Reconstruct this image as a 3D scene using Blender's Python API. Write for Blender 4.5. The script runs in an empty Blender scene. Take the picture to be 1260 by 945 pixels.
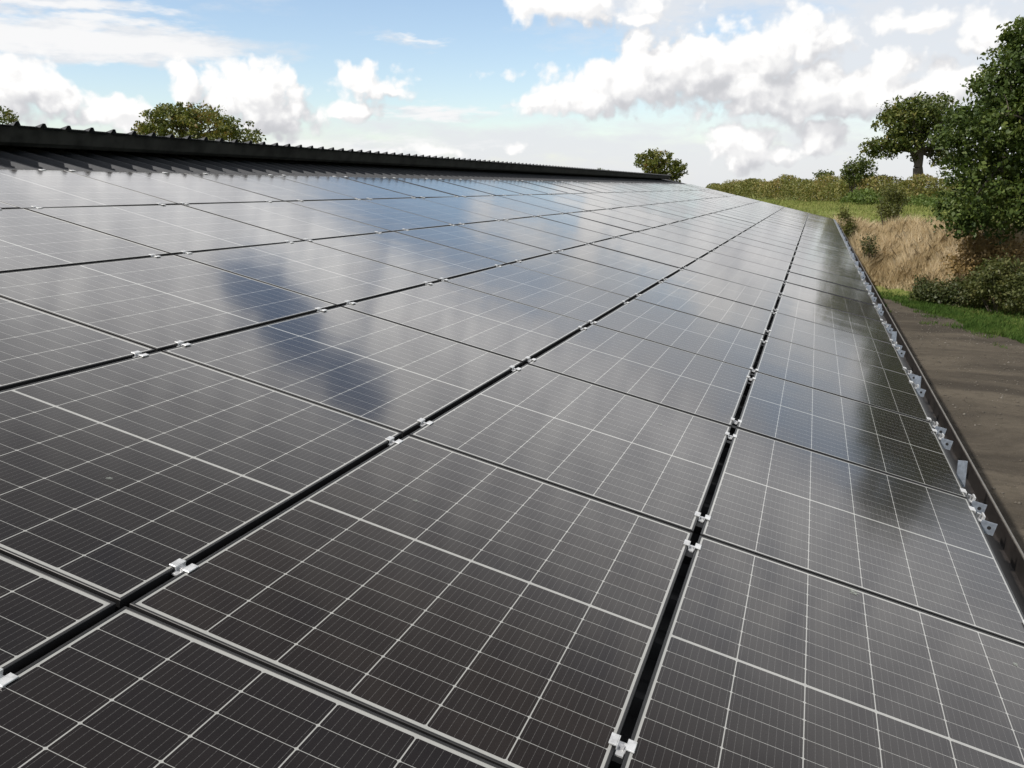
import bpy, math, random
import numpy as np
from mathutils import Vector, Matrix, Euler

random.seed(7)
rng = np.random.default_rng(11)
SC = bpy.context.scene
COL = SC.collection

# ------------------------------------------------------------------ frame of reference
# world: x to the right of the eave, y along the eave away from the camera, z up (yard = 0)
H = 3.0                                            # height of the lower panel edge
SL = math.atan2(0.231371871, 0.972865385)          # roof pitch
CS, SN = math.cos(SL), math.sin(SL)
PU, GU = 1.545, 0.015                              # panel length along the eave and gap
PV, GV = 1.148, 0.026                              # panel width up the slope and gap
PITU, PITV = PU + GU, PV + GV
RIB = 0.300                                        # rib spacing of the roof sheet
Y_END = 45.9
Y_NEAR = -6.0
FPX = 1113.7235                                    # focal length in pixels of a 1260 px wide frame
CAM = Vector((-0.80965399, -1.57025862, 4.49131693))
RW = Matrix(((0.949513568, 0.313725970, 0.0),
             (0.0667203258, -0.201933728, -0.977123927),
             (-0.306549151, 0.927792426, -0.212670713)))


def pl(x, y, z=0.0):
    """roof-plane coordinates (down-slope, along, normal) to world"""
    return Vector((CS * x + SN * z, y, -SN * x + CS * z + H))


def ray(px, py):
    return (RW.transposed() @ Vector(((px - 630) / FPX, (py - 472.5) / FPX, 1))).normalized()


def at(px, py, Y):
    d = ray(px, py)
    return CAM + d * ((Y - CAM.y) / d.y)


def project(p):
    c = RW @ (Vector(p) - CAM)
    if c.z < 0.05:
        return None
    return 630 + FPX * c.x / c.z, 472.5 + FPX * c.y / c.z


# ------------------------------------------------------------------ small helpers
def tag(o, label=None, cat=None, group=None, kind=None):
    if label: o['label'] = label
    if cat: o['category'] = cat
    if group: o['group'] = group
    if kind: o['kind'] = kind
    return o


def empty(name, loc=(0, 0, 0), rot=(0, 0, 0)):
    o = bpy.data.objects.new(name, None)
    o.empty_display_size = 0.1
    o.location = loc
    o.rotation_euler = rot
    COL.objects.link(o)
    return o


def obj(name, me, parent=None, loc=(0, 0, 0), rot=(0, 0, 0)):
    o = bpy.data.objects.new(name, me)
    COL.objects.link(o)
    if parent: o.parent = parent
    o.location = loc
    o.rotation_euler = rot
    return o


def mesh(name, verts, faces, mats, fm=None, smooth=False):
    me = bpy.data.meshes.new(name)
    me.from_pydata([tuple(v) for v in verts], [], faces)
    for m in (mats if isinstance(mats, (list, tuple)) else [mats]):
        me.materials.append(m)
    if fm:
        me.polygons.foreach_set('material_index', fm)
    if smooth:
        me.polygons.foreach_set('use_smooth', [True] * len(me.polygons))
    me.update()
    return me


def np_mesh(name, V, F, mat, smooth=False):
    """V (n,3), F (m,k) arrays"""
    V = np.ascontiguousarray(V, np.float32)
    F = np.ascontiguousarray(F, np.int32)
    me = bpy.data.meshes.new(name)
    k = F.shape[1]
    me.vertices.add(len(V)); me.vertices.foreach_set('co', V.ravel())
    me.loops.add(F.size); me.loops.foreach_set('vertex_index', F.ravel())
    me.polygons.add(len(F))
    me.polygons.foreach_set('loop_start', np.arange(0, F.size, k, dtype=np.int32))
    me.polygons.foreach_set('loop_total', np.full(len(F), k, np.int32))
    if smooth:
        me.polygons.foreach_set('use_smooth', np.ones(len(F), bool))
    me.materials.append(mat)
    me.update(calc_edges=True)
    me.validate()
    return me


class MB:
    """collects solids into one mesh"""
    def __init__(s): s.v = []; s.f = []

    def box(s, x0, x1, y0, y1, z0, z1, bev=0.0):
        if bev <= 0:
            b = len(s.v)
            s.v += [(x, y, z) for z in (z0, z1) for y in (y0, y1) for x in (x0, x1)]
            s.f += [tuple(b + i for i in q) for q in
                    ((0, 2, 3, 1), (4, 5, 7, 6), (0, 1, 5, 4), (2, 6, 7, 3), (0, 4, 6, 2), (1, 3, 7, 5))]
        else:                                       # chamfered along the top edges
            e = bev; b = len(s.v)
            rings = [(0, z0), (0, z1 - e), (e, z1)]
            for i, z in rings:
                s.v += [(x0 + i, y0 + i, z), (x1 - i, y0 + i, z), (x1 - i, y1 - i, z), (x0 + i, y1 - i, z)]
            s.f.append((b + 3, b + 2, b + 1, b))
            for r in range(2):
                for k in range(4):
                    a, c = b + r * 4 + k, b + r * 4 + (k + 1) % 4
                    s.f.append((a, c, c + 4, a + 4))
            s.f.append((b + 8, b + 9, b + 10, b + 11))
        return s

    def cyl(s, c, r, h, n=8, axis='z'):
        b = len(s.v)
        for k in range(2):
            for i in range(n):
                a = 2 * math.pi * i / n
                p = (r * math.cos(a), r * math.sin(a), h * k)
                if axis == 'x': p = (p[2], p[0], p[1])
                if axis == 'y': p = (p[0], p[2], p[1])
                s.v.append((c[0] + p[0], c[1] + p[1], c[2] + p[2]))
        s.f.append(tuple(b + i for i in reversed(range(n))))
        s.f.append(tuple(b + n + i for i in range(n)))
        for i in range(n):
            j = (i + 1) % n
            s.f.append((b + i, b + j, b + n + j, b + n + i))
        return s

    def mesh(s, name, mat): return mesh(name, s.v, s.f, mat)


# ------------------------------------------------------------------ node helpers
class NT:
    def __init__(s, tree): s.t = tree; s.t.nodes.clear()

    def n(s, typ, ins=None, **kw):
        nd = s.t.nodes.new(typ)
        for k, v in kw.items(): setattr(nd, k, v)
        for k, v in (ins or {}).items(): s.put(nd, k, v)
        return nd

    def put(s, nd, key, v):
        sock = nd.inputs[key]
        if isinstance(v, bpy.types.NodeSocket): s.t.links.new(v, sock)
        elif isinstance(v, bpy.types.Node): s.t.links.new(v.outputs[0], sock)
        else: sock.default_value = v

    def m(s, op, a, b=0.0, c=0.0, clamp=False):
        nd = s.n('ShaderNodeMath', operation=op, use_clamp=clamp)
        s.put(nd, 0, a); s.put(nd, 1, b); s.put(nd, 2, c)
        return nd.outputs[0]

    def vm(s, op, a, b=None, scale=None):
        nd = s.n('ShaderNodeVectorMath', operation=op)
        s.put(nd, 0, a)
        if b is not None: s.put(nd, 1, b)
        if scale is not None: s.put(nd, 'Scale', scale)
        return nd.outputs['Value'] if op in ('LENGTH', 'DOT_PRODUCT', 'DISTANCE') else nd.outputs['Vector']

    def smooth(s, x, lo, hi, a=0.0, b=1.0):
        nd = s.n('ShaderNodeMapRange', interpolation_type='SMOOTHSTEP')
        s.put(nd, 'Value', x); s.put(nd, 'From Min', lo); s.put(nd, 'From Max', hi)
        s.put(nd, 'To Min', a); s.put(nd, 'To Max', b)
        return nd.outputs['Result']

    def mix(s, f, a, b, typ='MIX'):
        nd = s.n('ShaderNodeMix', data_type='RGBA', blend_type=typ, clamp_factor=True)
        s.put(nd, 'Factor', f)
        for k, v in ((6, a), (7, b)):
            if isinstance(v, (tuple, list)) and len(v) == 3: v = (*v, 1)
            s.put(nd, k, v)
        return nd.outputs[2]

    def noise(s, vec, scale, detail=4, rough=0.55, dist=0.0):
        nd = s.n('ShaderNodeTexNoise', {'Scale': scale, 'Detail': detail, 'Roughness': rough, 'Distortion': dist})
        if vec is not None: s.put(nd, 'Vector', vec)
        return nd.outputs['Fac']

    def ramp(s, f, stops):
        nd = s.n('ShaderNodeValToRGB'); s.put(nd, 0, f)
        cr = nd.color_ramp
        while len(cr.elements) > len(stops): cr.elements.remove(cr.elements[-1])
        while len(cr.elements) < len(stops): cr.elements.new(0.5)
        for e, (p, c) in zip(cr.elements, stops):
            e.position = p; e.color = (*c, 1)
        return nd.outputs['Color']

    def bump(s, h, strength, dist):
        nd = s.n('ShaderNodeBump', {'Strength': strength, 'Distance': dist}); s.put(nd, 'Height', h)
        return nd.outputs['Normal']


def material(name):
    m = bpy.data.materials.new(name); m.use_nodes = True
    return m, NT(m.node_tree)


def principled(nt, out=True, **ins):
    nd = nt.n('ShaderNodeBsdfPrincipled')
    for k, v in ins.items():
        key = k.replace('_', ' ')
        if isinstance(v, (tuple, list)) and len(v) == 3: v = (*v, 1)
        nt.put(nd, key, v)
    if out:
        o = nt.n('ShaderNodeOutputMaterial'); nt.t.links.new(nd.outputs[0], o.inputs['Surface'])
    return nd


# ------------------------------------------------------------------ materials
def mat_cells():
    m, t = material('solar_laminate')
    tc = t.n('ShaderNodeTexCoord')
    sep = t.n('ShaderNodeSeparateXYZ', {0: tc.outputs['Object']})
    x, y = sep.outputs['X'], sep.outputs['Y']
    ax, ay = t.m('ABSOLUTE', x), t.m('ABSOLUTE', y)
    # columns: six across x, bounded at +-0.547
    HX, HY, MID = 0.5605, 0.7540, 0.0052
    cx = HX * 2 / 6; cy = (HY - MID) / 9
    ux = t.m('DIVIDE', t.m('ADD', x, HX), cx)
    dx = t.m('MULTIPLY', t.m('SUBTRACT', 0.5, t.m('ABSOLUTE', t.m('SUBTRACT', t.m('FRACT', ux), 0.5))), cx)   # distance to column line
    uy = t.m('DIVIDE', t.m('SUBTRACT', ay, MID), cy)
    dy = t.m('MULTIPLY', t.m('SUBTRACT', 0.5, t.m('ABSOLUTE', t.m('SUBTRACT', t.m('FRACT', uy), 0.5))), cy)
    lx = t.m('LESS_THAN', dx, 0.0015)
    ly = t.m('LESS_THAN', dy, 0.0008)
    lc = t.m('LESS_THAN', t.m('ADD', dx, dy), 0.0058)
    mid = t.m('LESS_THAN', ay, MID)
    bx = t.m('GREATER_THAN', ax, HX)
    by = t.m('GREATER_THAN', ay, HY)
    line = t.m('MAXIMUM', t.m('MAXIMUM', lx, ly), t.m('MAXIMUM', lc, t.m('MAXIMUM', mid, t.m('MAXIMUM', bx, by))))
    # fine wires, ten to a cell
    wx = t.m('MULTIPLY', ux, 10.0)
    dw = t.m('MULTIPLY', t.m('ABSOLUTE', t.m('SUBTRACT', t.m('FRACT', wx), 0.5)), cx / 10)
    wire = t.m('LESS_THAN', dw, 0.00035)
    pads = t.m('LESS_THAN', t.m('ABSOLUTE', t.m('SUBTRACT', t.m('FRACT', t.m('MULTIPLY', uy, 6.0)), 0.5)), 0.10)
    pads = t.m('MULTIPLY', pads, t.m('LESS_THAN', dw, 0.0007))
    wire = t.m('MAXIMUM', t.m('MULTIPLY', wire, 0.40), t.m('MULTIPLY', pads, 0.35))
    # cell to cell and panel to panel variation
    idx = t.n('ShaderNodeCombineXYZ', {0: t.m('FLOOR', ux), 1: t.m('FLOOR', t.m('DIVIDE', y, cy))})
    oi = t.n('ShaderNodeObjectInfo')
    t.put(idx, 2, t.m('MULTIPLY', oi.outputs['Random'], 97.0))
    wn = t.n('ShaderNodeTexWhiteNoise', {'Vector': idx.outputs[0]}, noise_dimensions='3D')
    cell = t.mix(wn.outputs['Value'], (0.0058, 0.0038, 0.0042), (0.0084, 0.0056, 0.0052))
    cell = t.mix(t.m('MULTIPLY', oi.outputs['Random'], 0.5), cell, (0.0034, 0.0034, 0.0056))
    col = t.mix(wire, cell, (0.16, 0.16, 0.16))
    lw = t.mix(t.noise(tc.outputs['Object'], 30.0, 2), (0.26, 0.265, 0.26), (0.33, 0.335, 0.325))
    col = t.mix(line, col, lw)
    # dust film, thicker in faint run-off streaks
    off = t.n('ShaderNodeVectorMath', operation='ADD')
    t.put(off, 0, tc.outputs['Object'])
    cb = t.n('ShaderNodeCombineXYZ', {0: t.m('MULTIPLY', oi.outputs['Random'], 31.0), 1: t.m('MULTIPLY', oi.outputs['Random'], 17.0)})
    t.put(off, 1, cb.outputs[0])
    st = t.vm('MULTIPLY', off.outputs[0], (1.2, 9.0, 1.0))
    d1 = t.noise(st, 2.0, 5, 0.6)
    d2 = t.noise(off.outputs[0], 60.0, 3, 0.7)
    d3 = t.noise(off.outputs[0], 1.7, 3, 0.5)
    dust = t.m('MULTIPLY', t.m('ADD', t.m('MULTIPLY', d1, 0.5), t.m('MULTIPLY', d2, 0.5)), t.smooth(d3, 0.3, 0.75, 0.004, 0.020))
    vor = t.n('ShaderNodeTexVoronoi', {'Vector': off.outputs[0], 'Scale': 5.0, 'Randomness': 1.0})
    spk = t.m('MULTIPLY', t.m('LESS_THAN', vor.outputs['Distance'], 0.022), t.m('GREATER_THAN', t.noise(off.outputs[0], 2.1, 1), 0.55))
    dust = t.m('ADD', dust, t.m('MULTIPLY', spk, 0.22), clamp=True)
    col = t.mix(dust, col, (0.42, 0.38, 0.33))
    wav = t.noise(off.outputs[0], 1.6, 2, 0.4)
    wav2 = t.noise(off.outputs[0], 9.0, 2, 0.5)
    nrm = t.bump(t.m('ADD', wav, t.m('MULTIPLY', wav2, 0.03)), 0.35, 0.006)
    rough = t.m('ADD', t.m('ADD', 0.080, t.m('MULTIPLY', oi.outputs['Random'], 0.02)), t.m('MULTIPLY', dust, 1.2))
    principled(t, Base_Color=col, Roughness=rough, IOR=1.35, Normal=nrm, Sheen_Weight=0.025, Sheen_Roughness=0.45, Sheen_Tint=(0.95, 0.88, 0.80))
    return m


def mat_simple(name, col, rough=0.5, metal=0.0, var=0.15, scale=20.0, bump=0.0, spec=None):
    m, t = material(name)
    tc = t.n('ShaderNodeTexCoord')
    f = t.noise(tc.outputs['Object'], scale, 5, 0.6)
    a = tuple(c * (1 - var) for c in col); b = tuple(min(1, c * (1 + var)) for c in col)
    kw = dict(Base_Color=t.mix(t.smooth(f, 0.3, 0.7), a, b), Metallic=metal,
              Roughness=t.m('ADD', rough - 0.06, t.m('MULTIPLY', f, 0.12)))
    if bump: kw['Normal'] = t.bump(f, bump, 0.01)
    if spec is not None: kw['Specular_IOR_Level'] = spec
    principled(t, **kw)
    return m


def mat_sheet():
    m, t = material('dark_roof_sheet')
    tc = t.n('ShaderNodeTexCoord')
    st = t.vm('MULTIPLY', tc.outputs['Object'], (0.6, 6.0, 6.0))
    f = t.noise(st, 2.0, 6, 0.65)
    g = t.noise(tc.outputs['Object'], 14.0, 5, 0.7)
    col = t.mix(f, (0.030, 0.032, 0.037), (0.052, 0.055, 0.062))
    col = t.mix(t.smooth(g, 0.58, 0.8, 0, 0.4), col, (0.075, 0.073, 0.066))
    principled(t, Base_Color=col, Roughness=t.m('ADD', 0.60, t.m('MULTIPLY', g, 0.2)), IOR=1.45, Specular_IOR_Level=0.35)
    return m


def mat_leaf(name, stops, trans=0.30, rough=0.55, spec=0.35, patch=0.55):
    m, t = material(name)
    g = t.n('ShaderNodeNewGeometry')
    f = g.outputs['Random Per Island']
    big = t.noise(g.outputs['Position'], patch, 4, 0.6)
    f2 = t.m('ADD', t.m('MULTIPLY', f, 0.55), t.smooth(big, 0.3, 0.7, 0.0, 0.45))
    col = t.ramp(f2, stops)
    p = principled(t, out=False, Base_Color=col, Roughness=rough, Specular_IOR_Level=spec)
    tr = t.n('ShaderNodeBsdfTranslucent')
    t.put(tr, 'Color', t.mix(1.0, col, (1.0, 1.0, 0.55), 'MULTIPLY'))
    mx = t.n('ShaderNodeMixShader', {0: trans})
    t.t.links.new(p.outputs[0], mx.inputs[1]); t.t.links.new(tr.outputs[0], mx.inputs[2])
    o = t.n('ShaderNodeOutputMaterial'); t.t.links.new(mx.outputs[0], o.inputs['Surface'])
    return m


def mat_bark():
    m, t = material('bark')
    tc = t.n('ShaderNodeTexCoord')
    f = t.noise(t.vm('MULTIPLY', tc.outputs['Object'], (9, 9, 2)), 2.0, 6, 0.7)
    principled(t, Base_Color=t.mix(f, (0.030, 0.024, 0.018), (0.11, 0.09, 0.07)), Roughness=0.9, Normal=t.bump(f, 0.8, 0.03))
    return m


def mat_ground():
    m, t = material('grassland')
    g = t.n('ShaderNodeNewGeometry'); p = g.outputs['Position']
    a = t.noise(p, 0.12, 5, 0.6); b = t.noise(p, 1.6, 6, 0.7); c = t.noise(p, 14.0, 3, 0.7)
    col = t.mix(t.smooth(a, 0.35, 0.65), (0.110, 0.150, 0.034), (0.200, 0.210, 0.065))
    col = t.mix(t.smooth(b, 0.45, 0.75, 0, 0.7), col, (0.22, 0.19, 0.085))
    col = t.mix(t.smooth(c, 0.3, 0.75, 0, 0.45), col, (0.045, 0.065, 0.018))
    h = t.m('ADD', b, t.m('MULTIPLY', c, 0.5))
    principled(t, Base_Color=col, Roughness=0.95, Specular_IOR_Level=0.1, Normal=t.bump(h, 0.8, 0.12))
    return m


def mat_track():
    m, t = material('dirt')
    g = t.n('ShaderNodeNewGeometry'); p = g.outputs['Position']
    # wheel-worn bands that swing round with the track
    w = t.vm('ADD', p, t.vm('MULTIPLY', t.n('ShaderNodeTexNoise', {'Vector': p, 'Scale': 0.3, 'Detail': 2.0}).outputs['Color'], (3.0, 3.0, 0)))
    s = t.vm('MULTIPLY', w, (0.35, 1.0, 1.0))
    a = t.noise(s, 0.55, 6, 0.65, 0.4)
    b = t.noise(p, 4.0, 6, 0.7); c = t.noise(p, 30.0, 4, 0.7)
    col = t.mix(t.smooth(a, 0.35, 0.65), (0.042, 0.036, 0.029), (0.092, 0.079, 0.062))
    col = t.mix(t.smooth(b, 0.45, 0.75, 0, 0.6), col, (0.036, 0.031, 0.023))
    col = t.mix(t.smooth(c, 0.60, 0.70, 0, 0.7), col, (0.17, 0.145, 0.115))
    h = t.m('ADD', t.m('MULTIPLY', a, 2.0), t.m('ADD', b, t.m('MULTIPLY', c, 0.3)))
    principled(t, Base_Color=col, Roughness=0.95, Specular_IOR_Level=0.15, Normal=t.bump(h, 0.7, 0.05))
    return m


def mat_straw(name, stops):
    m, t = material(name)
    g = t.n('ShaderNodeNewGeometry')
    f = t.m('ADD', t.m('MULTIPLY', g.outputs['Random Per Island'], 0.5), t.smooth(t.noise(g.outputs['Position'], 0.7, 4, 0.65), 0.3, 0.7, 0, 0.5))
    col = t.ramp(f, stops)
    p = principled(t, out=False, Base_Color=col, Roughness=0.7, Specular_IOR_Level=0.2)
    tr = t.n('ShaderNodeBsdfTranslucent'); t.put(tr, 'Color', col)
    mx = t.n('ShaderNodeMixShader', {0: 0.3})
    t.t.links.new(p.outputs[0], mx.inputs[1]); t.t.links.new(tr.outputs[0], mx.inputs[2])
    o = t.n('ShaderNodeOutputMaterial'); t.t.links.new(mx.outputs[0], o.inputs['Surface'])
    return m


M_CELL = mat_cells()
M_FRAME = mat_simple('black_anodised_frame', (0.016, 0.016, 0.017), 0.45, 0.3, 0.2, 8.0)
M_ALU = mat_simple('mill_aluminium', (0.60, 0.61, 0.62), 0.42, 0.55, 0.18, 60.0)
M_BOLT = mat_simple('stainless_bolt', (0.55, 0.55, 0.56), 0.3, 0.9, 0.1, 60.0)
M_GALV = mat_simple('galvanised_steel', (0.33, 0.37, 0.44), 0.42, 0.6, 0.2, 35.0)
M_HOLE = mat_simple('dark_hole', (0.01, 0.01, 0.012), 0.8, 0.0, 0.1)
M_RAIL = mat_simple('black_rail', (0.018, 0.018, 0.019), 0.5, 0.2, 0.2)
M_SHEET = mat_sheet()
M_HOOD = mat_simple('weathered_dark_hood', (0.022, 0.022, 0.020), 0.7, 0.0, 0.5, 4.0, 0.1, 0.2)
M_GUT = mat_simple('brown_gutter', (0.019, 0.016, 0.0145), 0.45, 0.0, 0.35, 6.0)
M_WALL = mat_simple('grey_green_cladding', (0.10, 0.11, 0.10), 0.6, 0.0, 0.2, 2.0)
M_BARK = mat_bark()
M_GROUND = mat_ground()
M_TRACK = mat_track()

# ------------------------------------------------------------------ terrain
def smooth(e0, e1, x):
    t = np.clip((x - e0) / (e1 - e0), 0, 1)
    return t * t * (3 - 2 * t)


def vnoise(x, y, seed=0):
    """cheap smooth value noise on arrays"""
    x = np.asarray(x, float); y = np.asarray(y, float)
    xi, yi = np.floor(x), np.floor(y)
    fx, fy = x - xi, y - yi
    fx = fx * fx * (3 - 2 * fx); fy = fy * fy * (3 - 2 * fy)
    def h(a, b):
        s = np.sin(a * 127.1 + b * 311.7 + seed * 74.7) * 43758.5453
        return s - np.floor(s)
    return (h(xi, yi) * (1 - fx) + h(xi + 1, yi) * fx) * (1 - fy) + (h(xi, yi + 1) * (1 - fx) + h(xi + 1, yi + 1) * fx) * fy


def foot(x):
    """y of the foot of the bank"""
    x = np.asarray(x, float)
    f = 41.0 - 1.1 * np.clip(x - 2.0, 0, 26)
    return f + 9.0 * smooth(1.5, -0.8, x)


def height(x, y):
    x = np.asarray(x, float); y = np.asarray(y, float)
    s = (y - foot(x)) * 0.8
    h = 2.38 * smooth(-0.4, 5.2, s) + 0.45 * smooth(5.0, 30.0, s)
    h = h + (vnoise(x * 0.5, y * 0.5) - 0.5) * 0.35 * smooth(-0.2, 2.0, s)
    h = h + (vnoise(x * 0.05, y * 0.05, 3) - 0.5) * 1.0 * smooth(150.0, 260.0, np.hypot(x, y))
    return h


gx = np.unique(np.concatenate([np.arange(-40, 40.01, 0.8), np.geomspace(42, 1600, 26), -np.geomspace(42, 1600, 26)]))
gy = np.unique(np.concatenate([np.arange(-30, 25, 3.0), np.arange(25, 75, 0.7), np.geomspace(76, 1600, 34), -np.geomspace(33, 1600, 16)]))
X, Y = np.meshgrid(gx, gy)
Z = height(X, Y) - 0.03
nx, ny = len(gx), len(gy)
ii = np.arange(nx * ny).reshape(ny, nx)
F = np.stack([ii[:-1, :-1], ii[:-1, 1:], ii[1:, 1:], ii[1:, :-1]], -1).reshape(-1, 4)
gr = obj('ground', np_mesh('ground', np.stack([X, Y, Z], -1).reshape(-1, 3), F, M_GROUND, True))
tag(gr, 'uneven green grassland with the bank and field beyond the barn', kind='structure')

# dirt track: right-hand edge from the photograph, running to the corner by the bank
edge = [(1086, 366), (1110, 372), (1153, 386), (1210, 407), (1258, 420)]
epts = []
for px, py in edge:
    d = ray(px, py); p = CAM + d * (CAM.z / -d.z); epts.append((p.x, p.y))
epts += [(7.6, 24.0), (9.2, 18.0), (10.0, 8.0), (10.0, -30.0)]
ys = np.linspace(epts[0][1], -30, 240)
ex = np.interp(-ys, [-p[1] for p in epts], [p[0] for p in epts])
ex = ex + (vnoise(ys * 1.7, ys * 0, 5) - 0.5) * 0.25 + (vnoise(ys * 5.0, ys * 0, 6) - 0.5) * 0.12
V = []; F = []
cols = 9
for k, (yy, xx) in enumerate(zip(ys, ex)):
    for j in range(cols):
        u = j / (cols - 1)
        V.append((-0.4 + (xx + 0.4) * u, yy, 0.006))
for k in range(len(ys) - 1):
    for j in range(cols - 1):
        a = k * cols + j
        F.append((a, a + cols, a + cols + 1, a + 1))
tr = obj('dirt_track', np_mesh('dirt_track', np.array(V), np.array(F), M_TRACK, True))
tag(tr, 'bare brown dirt track beside the barn', kind='structure')


def track_edge(y):
    return np.interp(-np.asarray(y), -ys, ex)


# ------------------------------------------------------------------ barn
RS_Z = -0.105                                     # pan of the roof sheet below the panel plane
X_RIDGE = -8.42
X_EAVE = 0.045
barn = empty('barn', (-8.0, 20.0, 0))
tag(barn, 'long low barn whose dark ribbed roof carries the rows of solar panels', 'barn')


def bl(o):
    """parent to the barn keeping world placement"""
    o.parent = barn
    o.location = Vector(o.location) - Vector((-8.0, 20.0, 0))
    return o


def rib_profile(y0, y1, base, top, w_top=0.030, w_base=0.085, per=RIB, off=0.24):
    """(y, z) points of a trapezoidal sheet"""
    pts = [(y0, base)]
    k = math.ceil((y0 + 0.1 - off) / per)
    while off + k * per < y1 - 0.1:
        c = off + k * per
        pts += [(c - w_base / 2, base), (c - w_top / 2, top), (c + w_top / 2, top), (c + w_base / 2, base)]
        # small stiffener in the middle of the pan
        m = c + per / 2
        if m < y1 - 0.1:
            pts += [(m - 0.02, base), (m - 0.012, base + 0.004), (m + 0.012, base + 0.004), (m + 0.02, base)]
        k += 1
    pts.append((y1, base))
    return pts


def sheet_mesh(name, xs_z, y0, y1, base, top, mat, thick=0.0):
    """profile extruded along a list of (x, dz)"""
    pr = rib_profile(y0, y1, base, top)
    V = []; F = []
    n = len(pr)
    for x, dz in xs_z:
        V += [(x, y, z + dz) for y, z in pr]
    for r in range(len(xs_z) - 1):
        for i in range(n - 1):
            a = r * n + i
            F.append((a, a + n, a + n + 1, a + 1))
    if thick:
        b = len(V)
        V += [(x, y, z - thick) for x, y, z in V[:b]]
        F += [tuple(b + i for i in reversed(f)) for f in F[:]]
        for i in range(n - 1):
            F.append((i, i + 1, b + i + 1, b + i))
            e = (len(xs_z) - 1) * n
            F.append((e + i + 1, e + i, b + e + i, b + e + i + 1))
    return mesh(name, V, F, mat)


rot = (0, SL, 0)
rs = bl(obj('roof_sheet', sheet_mesh('roof_sheet', [(X_RIDGE, 0), (X_EAVE, 0)], Y_NEAR, Y_END, RS_Z, RS_Z + 0.040, M_SHEET, 0.002), None, (0, 0, H), rot))
# the slope on the far side of the ridge
ridge_w = pl(X_RIDGE, 0, RS_Z)
V = []; pr_ = rib_profile(Y_NEAR, Y_END, 0, 0.04); n_ = len(pr_)
for d in (0.0, 8.6):
    V += [(-d * CS, y, z - d * SN) for y, z in pr_]
F = [(i + 1, n_ + i + 1, n_ + i, i) for i in range(n_ - 1)]
bl(obj('roof_sheet', mesh('far_slope_sheet', V, F, M_SHEET), None, (ridge_w.x, 0, ridge_w.z)))
# open ridge hood: plain fascia with the corrugated cover lying on it
HY0, HY1 = Y_NEAR, 44.2
hb = MB()
prof = [(-8.03, 0.000), (-8.00, 0.040), (-7.975, 0.196), (-7.992, 0.196), (-8.02, 0.040), (-8.05, 0.000)]
b = len(hb.v)
ysn = np.sort(np.concatenate([np.linspace(HY0, HY1, 60), np.arange(-3.9, HY1, 3.0), np.arange(-3.9, HY1, 3.0) + 0.004]))
fv = []; ff = []
for yy in ysn:
    w = 0.006 * math.sin(yy * 1.7) + 0.004 * math.sin(yy * 4.1) + 0.007 * ((yy + 3.898) / 3.0 - math.floor((yy + 3.898) / 3.0))
    fv += [(x + (w if z > 0 else 0), yy, z) for x, z in prof]
k6 = len(prof)
for r in range(len(ysn) - 1):
    for i in range(k6):
        a, c = r * k6 + i, r * k6 + (i + 1) % k6
        ff.append((a, c, c + k6, a + k6))
ff.append(tuple(range(k6))); ff.append(tuple((len(ysn) - 1) * k6 + i for i in reversed(range(k6))))
hood = bl(obj('ridge_hood', mesh('ridge_hood', fv, ff, M_HOOD), None, (0, 0, H), rot))
cov = obj('hood_cover', sheet_mesh('hood_cover', [(-7.93, 0.0), (-9.6, -0.885)], HY0, HY1, 0.199, 0.238, M_SHEET, 0.003), hood)
# far fascia of the hood
fw2 = MB().box(-9.40, -9.38, HY0, HY1, -0.85, -0.60); obj('hood_fascia', fw2.mesh('hood_fascia', M_HOOD), hood)
# gutter
lip = pl(0.26, 0, -0.15)
gt = MB()
gx0, gx1, gz1 = 0.085, lip.x, lip.z
gt.box(gx1 - 0.004, gx1 + 0.004, Y_NEAR, Y_END, gz1 - 0.115, gz1)
gt.box(gx0, gx1 - 0.004, Y_NEAR, Y_END, gz1 - 0.119, gz1 - 0.113)
gt.box(gx0 - 0.006, gx0, Y_NEAR, Y_END, gz1 - 0.115, gz1 + 0.02)
gut = bl(obj('gutter', gt.mesh('gutter', M_GUT)))
lp = MB().cyl((gx1 + 0.004, Y_NEAR, gz1 + 0.003), 0.0065, Y_END - Y_NEAR, 8, 'y')
M_LIP = mat_simple('lit_gutter_lip', (0.11, 0.104, 0.095), 0.5, 0.1, 0.2, 9.0)  # paler than the gutter: the lit line along the lip is in the colour
obj('gutter_lip', lp.mesh('gutter_lip', M_LIP), gut)
# fascia board, walls
xw = 0.0
bl(obj('wall', MB().box(-0.12, 0.0, Y_NEAR + 0.3, Y_END - 0.3, 0, H - 0.34).mesh('wall', M_WALL)))
xl = ridge_w.x - 8.4 * CS
bl(obj('wall', MB().box(xl, xl + 0.12, Y_NEAR + 0.3, Y_END - 0.3, 0, H - 0.34).mesh('wall', M_WALL)))
for yy in (Y_NEAR + 0.3, Y_END - 0.42):
    zt = ridge_w.z - 0.05
    Vg = []
    for y2 in (yy, yy + 0.12):
        Vg += [(xl + 0.12, y2, 0), (-0.12, y2, 0), (-0.12, y2, H - 0.34), (ridge_w.x, y2, zt - 0.1), (xl + 0.12, y2, H - 0.34)]
    Fg = [(0, 1, 2, 3, 4), (9, 8, 7, 6, 5)] + [(i, i + 5, (i + 1) % 5 + 5, (i + 1) % 5) for i in range(5)]
    bl(obj('wall', mesh('gable_wall', Vg, Fg, M_WALL)))
# verge flashing at the far end
vf = MB().box(X_RIDGE, X_EAVE, Y_END - 0.02, Y_END + 0.10, RS_Z + 0.042, RS_Z + 0.048).box(X_RIDGE, X_EAVE, Y_END + 0.10, Y_END + 0.106, RS_Z - 0.12, RS_Z + 0.048)
bl(obj('verge_flashing', vf.mesh('verge_flashing', M_SHEET), None, (0, 0, H), rot))

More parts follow.
